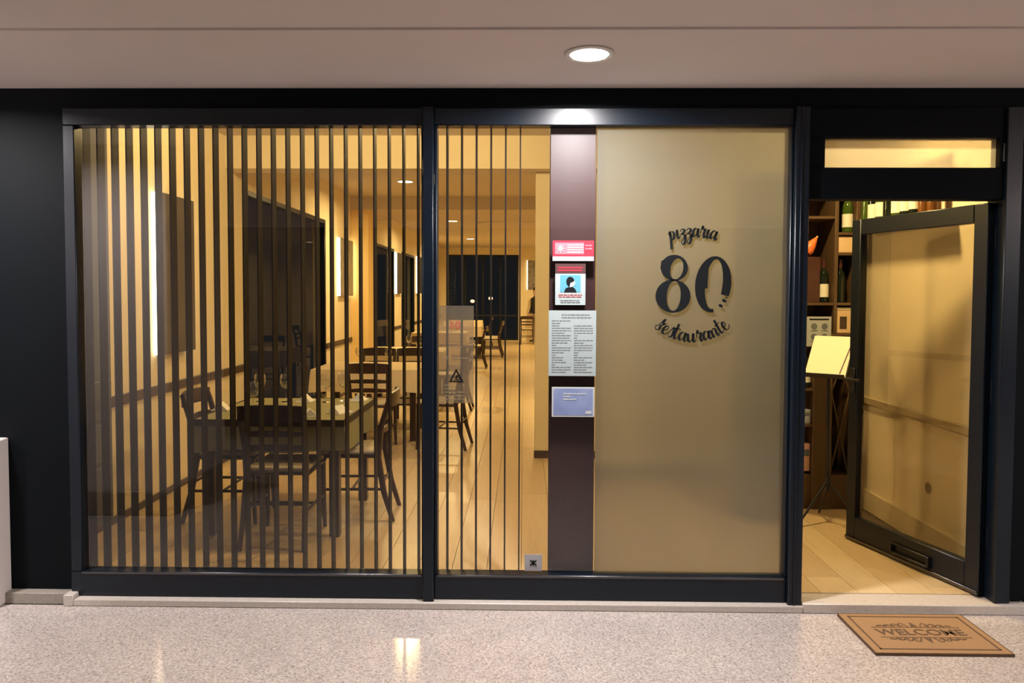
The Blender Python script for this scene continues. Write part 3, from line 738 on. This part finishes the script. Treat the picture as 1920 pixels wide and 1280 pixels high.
put('ornament_body', MB().lathe([(0, 0), (.038, .004), (.046, .03), (.034, .075), (.018, .115), (.006, .14), (0, .142)], 16, Matrix.Translation((-.035, 0, .03)) @ Matrix.Rotation(.62, 4, 'Y')), M['orange'], t)
put('ornament_tip', MB().lathe([(0, .138), (.007, .138), (.009, .146), (0, .152)], 10, Matrix.Translation((-.035, 0, .03)) @ Matrix.Rotation(.62, 4, 'Y')), M['box'], t)
for l, x, z, mm, hh, ww in (('pink carton at the bottom left of the rack', 2.058, .27, 'boxpink', .20, .075), ('small white packet on the lower rack shelf, left', 2.027, .62, 'paper', .10, .03), ('small white packet on the lower rack shelf beside the post', 2.072, .62, 'paper', .10, .046)):
    t = thing('carton', l, 'box', (x, 1.66, z)); put('carton_body', BX((-ww/2, -.03, 0), (ww/2, .03, hh), .002), M[mm], t); put('printed_strip', BX((-ww/2+.006, -.0312, hh*.55), (ww/2-.006, -.03, hh*.8)), M['text'], t)
# notice with four icons
t = thing('icon_notice', 'white notice with round icons fixed on the rack behind the menu stand', 'notice', (2.125, 1.586, 1.185))
put('sheet', BX((-.088, -.003, 0), (.088, 0, .215)), M['paper'], t)
put('heading', BX((-.07, -.004, .19), (.07, -.003, .20)), M['ink'], t)
for x in (-.035, .04):
    for z in (.07, .145):
        put('icon', MB().lathe([(0, 0), (.022, 0), (.022, .0015), (0, .0015)], 16, Matrix.Translation((x, -.003, z)) @ Matrix.Rotation(PI/2, 4, 'X')), M['text'], t)
        put('caption', BX((x-.025, -.004, z-.034), (x+.025, -.003, z-.029)), M['text'], t)

# bottles on the high ledge of the right wall
lg = thing('wall_ledge', 'dark high shelf on the right wall above the open door', 'shelf', (2.5, 0, 2.02))
put('shelf_board', BX((-.16, .55, 0), (0, 1.55, .025), .003), M['rackwood'], lg)
for y in (.7, 1.4): put('bracket', MB().box((-.12, y-.01, -.012), (0, y+.01, 0)), M['black'], lg)
for k, (y, gm, lab) in enumerate(((.66, 'amber', 0), (.76, 'amber', 0), (.87, 'bottle', 1), (.98, 'bottle', 1), (1.09, 'green', 1), (1.20, 'bottle', 0), (1.31, 'green', 1), (1.42, 'bottle', 1), (1.52, 'green', 0))):
    bottle('bottle on the high ledge above the door, %s from the hinge side' % ('first', 'second', 'third', 'fourth', 'fifth', 'sixth', 'seventh', 'eighth', 'ninth')[k], (2.42, y, 2.045), M[gm], bool(lab))

# menu stand
t = thing('menu_stand', 'black tripod stand holding the cream menu inside the doorway', 'stand', (2.07, 1.24, 0))
put('pole', MB().bar((0, 0, .22), (0, .02, 1.02), .011), M['black'], t)
for a in (200, 320, 80):
    a = math.radians(a); put('leg', MB().tube([(0, 0, .30), (.17*math.cos(a), .17*math.sin(a), .10), (.25*math.cos(a), .25*math.sin(a), .008)], [.008, .008, .008], 6), M['black'], t)
put('collar', MB().bar((0, 0, .26), (0, 0, .34), .018), M['black'], t)
tl = Matrix.Translation((-.05, -.03, 1.02)) @ Matrix.Rotation(-.62, 4, 'Z') @ Matrix.Rotation(-.78, 4, 'X') @ Matrix.Shear('XZ', 4, (.0, 0))
dk = put('desk', MB().box((-.135, .012, -.01), (.135, .02, .36), .003, tl).box((-.13, -.03, -.02), (.13, .012, -.01), .003, tl), M['black'], t)
mn = thing('menu', 'open cream menu page lying on the black tripod stand', 'menu', (2.07, 1.24, 0))
pg = put('page', MB().box((-.13, .004, -.008), (.13, .0115, .355), .002, tl), M['menu'], mn)
put('ribbon', MB().box((.085, .0015, .03), (.093, .004, .30), .0005, tl @ Matrix.Rotation(.12, 4, 'Y')), M['foil'], pg)

# ------------------------------------------------------------------ notices on the glass
def sheet(name, label, x0, x1, z0, z1, m_, cat='notice', y=.0036):
    t = thing(name, label, cat, ((x0+x1)/2, y, z0)); W, H = (x1-x0), (z1-z0)
    put('sheet', BX((-W/2, -.0025, 0), (W/2, 0, H)), m_, t); return t, W, H
def bars(t, m_, rows, x0, x1, h, y=-.0036, seed=1, rag=.25):
    rnd = random.Random(seed); mb = MB()
    for z in rows:
        x = x0
        while x < x1-.006:
            L = min(x1-x, .008+.02*rnd.random()); mb.box((x, y, z-h/2), (x+L, -.0025, z+h/2)); x += L+.003
            if rnd.random() < rag*.12: break
    put('print_lines', mb, m_, t)
t, W, H = sheet('red_sign', 'red sign with a white bottom stripe, topmost notice on the glass', .148, .357, 1.722, 1.825, M['red'])
put('white_stripe', BX((-W/2, -.0035, 0), (W/2, -.0025, .022)), M['paper'], t)
put('pink_panel', BX((-W/2+.012, -.0035, .034), (W/2-.05, -.0025, .092)), M['pink'], t)
vi = MB()
for k in range(8):
    a = k*PI/4; vi.bar((-.065, -.0042, .062), (-.065+.021*math.cos(a), -.0042, .062+.021*math.sin(a)), .0018, n=6)
vi.lathe([(0, 0), (.012, 0), (.012, .002), (0, .002)], 16, Matrix.Translation((-.065, -.0035, .062)) @ Matrix.Rotation(PI/2, 4, 'X')); put('icon', vi, M['paper'], t)
bars(t, M['paper'], (.08, .068, .056, .044), -.03, .05, .005, -.0048, 3)
bars(t, M['pink'], (.078, .062), .062, .095, .008, -.0042, 4)
t, W, H = sheet('mask_poster', 'small pale poster with a blue picture of a masked head, under the red sign', .162, .316, 1.498, 1.708, M['bluepaper'])
put('red_heading', BX((-W/2, -.0032, H-.05), (W/2, -.0025, H)), mat('dark_header', (.055, .02, .02), .5), t)
bars(t, M['red'], (H-.02, H-.034), -W/2+.015, W/2-.015, .007, -.0042, 5)
put('blue_panel', BX((-.052, -.0035, .065), (.052, -.0025, .152)), M['cyan'], t)
hd = MB(); fn = lambda u, v, h: Vector((u, -.0035-h, v))
hd.prism([(-.032, .066), (.032, .066), (.022, .085), (.006, .092), (-.006, .092), (-.024, .085)], fn, .0012)
hd.prism([ell(.0, .118, .021, .026, 2*PI*k/18, .1) for k in range(18)], fn, .0012)
put('head_shape', hd, M['ink'], t)
put('mask_shape', MB().prism([(-.004, .090), (.014, .094), (.024, .106), (.022, .124), (.012, .116), (.0, .112)], fn, .0022), M['paper'], t)
bars(t, M['redink'], (.052, .042), -.06, .06, .004, -.0042, 6); bars(t, M['text'], (.024, .014), -.05, .05, .004, -.0042, 7)
t, W, H = sheet('printed_notice', 'large white printed sheet on the glass, the biggest of the column of notices', .130, .372, 1.135, 1.470, M['bluepaper'])
bars(t, M['text'], [H-.022, H-.036], -.055, .095, .006, -.0034, 8)
bars(t, M['text'], [.02+.0125*k for k in range(22)], -W/2+.016, -.006, .0042, -.0034, 9, 1); bars(t, M['text'], [.02+.0125*k for k in range(20)], .008, W/2-.016, .0042, -.0034, 10, 1)
t, W, H = sheet('blue_card', 'landscape blue and white card, lowest notice beside the frosted glass', .148, .366, .925, 1.078, M['paper'])
put('blue_field', BX((-W/2+.008, -.0034, .008), (W/2-.008, -.0025, H-.008)), M['card'], t)
bars(t, M['paper'], (.118, .104, .09), -.05, .07, .006, -.0046, 11, 1)
put('small_mark', BX((W/2-.045, -.0046, .016), (W/2-.015, -.0034, .03)), M['paper'], t)
# translucent sheet with warning triangle
t, W, H = sheet('translucent_notice', 'translucent beige sheet with a warning triangle on the glass beside the mullion', -.432, -.253, .992, 1.492, M['sheet'])
def fs(u, v, h): return Vector((u, -.0026-h, v))
z8 = MB(); cx8, cz8 = -.008, .40
for (ox, oz, rx, rz) in ((-.014, .012, .009, .009), (-.014, -.008, .011, .011), (.016, .002, .012, .021)):
    ring(z8, (cx8+ox, cz8+oz, rx, rz, 0), (cx8+ox, cz8+oz, rx*.5, rz*.72, 0), 0, 2*PI, 20, fs)
put('small_numeral', z8, M['redink'], t)
tri = MB(); T = [(-.038, .108), (.038, .108), (0, .178)]; Ti = [(-.024, .115), (.024, .115), (0, .161)]
tri.strip([T[0], T[1], T[2], T[0]], [Ti[0], Ti[1], Ti[2], Ti[0]], fs, .0012)
tri.prism([(-.016, .118), (.014, .118), (.006, .126), (-.002, .124)], fs, .0012); tri.prism([(-.006, .130), (.004, .128), (.010, .140), (.002, .146)], fs, .0012)
put('warning_triangle', tri, M['ink'], t)
soft = mat('faint_print', (.22, .17, .10), .7, .1, 40)
bars(t, soft, (.36, .342, .324, .306, .29), -.035, .03, .003, -.0034, 12, 1); bars(t, soft, (.236, .226), -.068, -.038, .004, -.0034, 13); bars(t, soft, (.231,), -.012, .06, .004, -.0034, 14)
bars(t, soft, (.092, .074, .056, .038, .02), -.06, .045, .004, -.0034, 15, .6)
# grey cross sticker
t, W, H = sheet('grey_sticker', 'square grey sticker with a dark cross at the bottom of the glass', .012, .102, .122, .208, M['greysign'], 'sticker')
put('cross_mark', MB().bar((-.016, -.003, .030), (.016, -.003, .056), .003, n=6).bar((-.016, -.003, .056), (.016, -.003, .030), .003, n=6).box((-.004, -.0042, .03), (.004, -.0025, .056)), M['ink'], t)

# ------------------------------------------------------------------ doormat
MX, MY = 1.888, -.306
dm = thing('doormat', 'brown coir welcome mat lying on the granite before the open door', 'doormat', (MX, MY, ZO))
put('mat_body', BX((-.305, -.205, 0), (.305, .205, .014), .004), M['coir'], dm)
bb = MB()
for lo, hi in (((-.272, -.174), (.272, -.166)), ((-.272, .166), (.272, .174)), ((-.272, -.174), (-.264, .174)), ((.264, -.174), (.272, .174))): bb.box((*lo, .0135), (*hi, .0155))
put('border_line', bb, M['coirdark'], dm)
put('edge_band', MB().box((-.307, -.2075, 0), (.307, -.2045, .0135)).box((-.307, .2045, 0), (.307, .2075, .0135)).box((-.3075, -.206, 0), (-.3045, .206, .0135)).box((.3045, -.206, 0), (.3075, .206, .0135)), M['coirdark'], dm)
cu = bpy.data.curves.new('txt', 'FONT'); cu.body = 'WELCOME'; cu.size = .085; cu.align_x = 'CENTER'; cu.align_y = 'CENTER'; cu.extrude = .0012; cu.offset = .0012
to = bpy.data.objects.new('txt', cu); C.objects.link(to)
tm = bpy.data.meshes.new_from_object(to.evaluated_get(bpy.context.evaluated_depsgraph_get())); bpy.data.objects.remove(to)
tm.materials.clear(); put('lettering', tm, M['coirdark'], dm, (0, -.002, .0145))
fm = lambda u, v, h: Vector((u, v, .0135+h))
orn = MB()
for s in (-1, 1):
    z = .052*s
    orn.strip([(-.21, z-.002), (.21, z-.002)], [(-.21, z+.002), (.21, z+.002)], fm, .002)
    for sx in (-1, 1):
        for j in range(4):
            x0 = sx*(.03+.036*j); hh = (.042-.007*j)
            P = catmull([(x0, z+s*.008), (x0+sx*.018, z+s*hh), (x0+sx*.036, z+s*hh*.8), (x0+sx*.034, z+s*.014), (x0+sx*.02, z+s*.018)], 5)
            ribbon(orn, P, .008, .005, fm, .002)
    orn.prism([(-.016, z+s*.008), (.016, z+s*.008), (.0, z+s*.058)][::s], fm, .002)
put('scroll_ornament', orn, M['coirdark'], dm)

# lamps glimpsed through the rear window
for l, x, z in (('left glowing street lamp beyond the dark rear window', -2.1, 1.30), ('right glowing street lamp beyond the dark rear window', -1.35, 1.42)):
    t = thing('street_lamp', l, 'lamp', (x, 27, -.2), 0, 'lamps outside the rear window')
    put('lamp_head', MB().lathe([(0, 0), (.07, .02), (.09, .07), (.07, .12), (0, .14)], 16, Matrix.Translation((0, 0, z+.1))), M['farlamp'], t)
    put('post', MB().bar((0, 0, 0), (0, 0, z+.1), .03), M['black'], t)
print('planks', cnt)
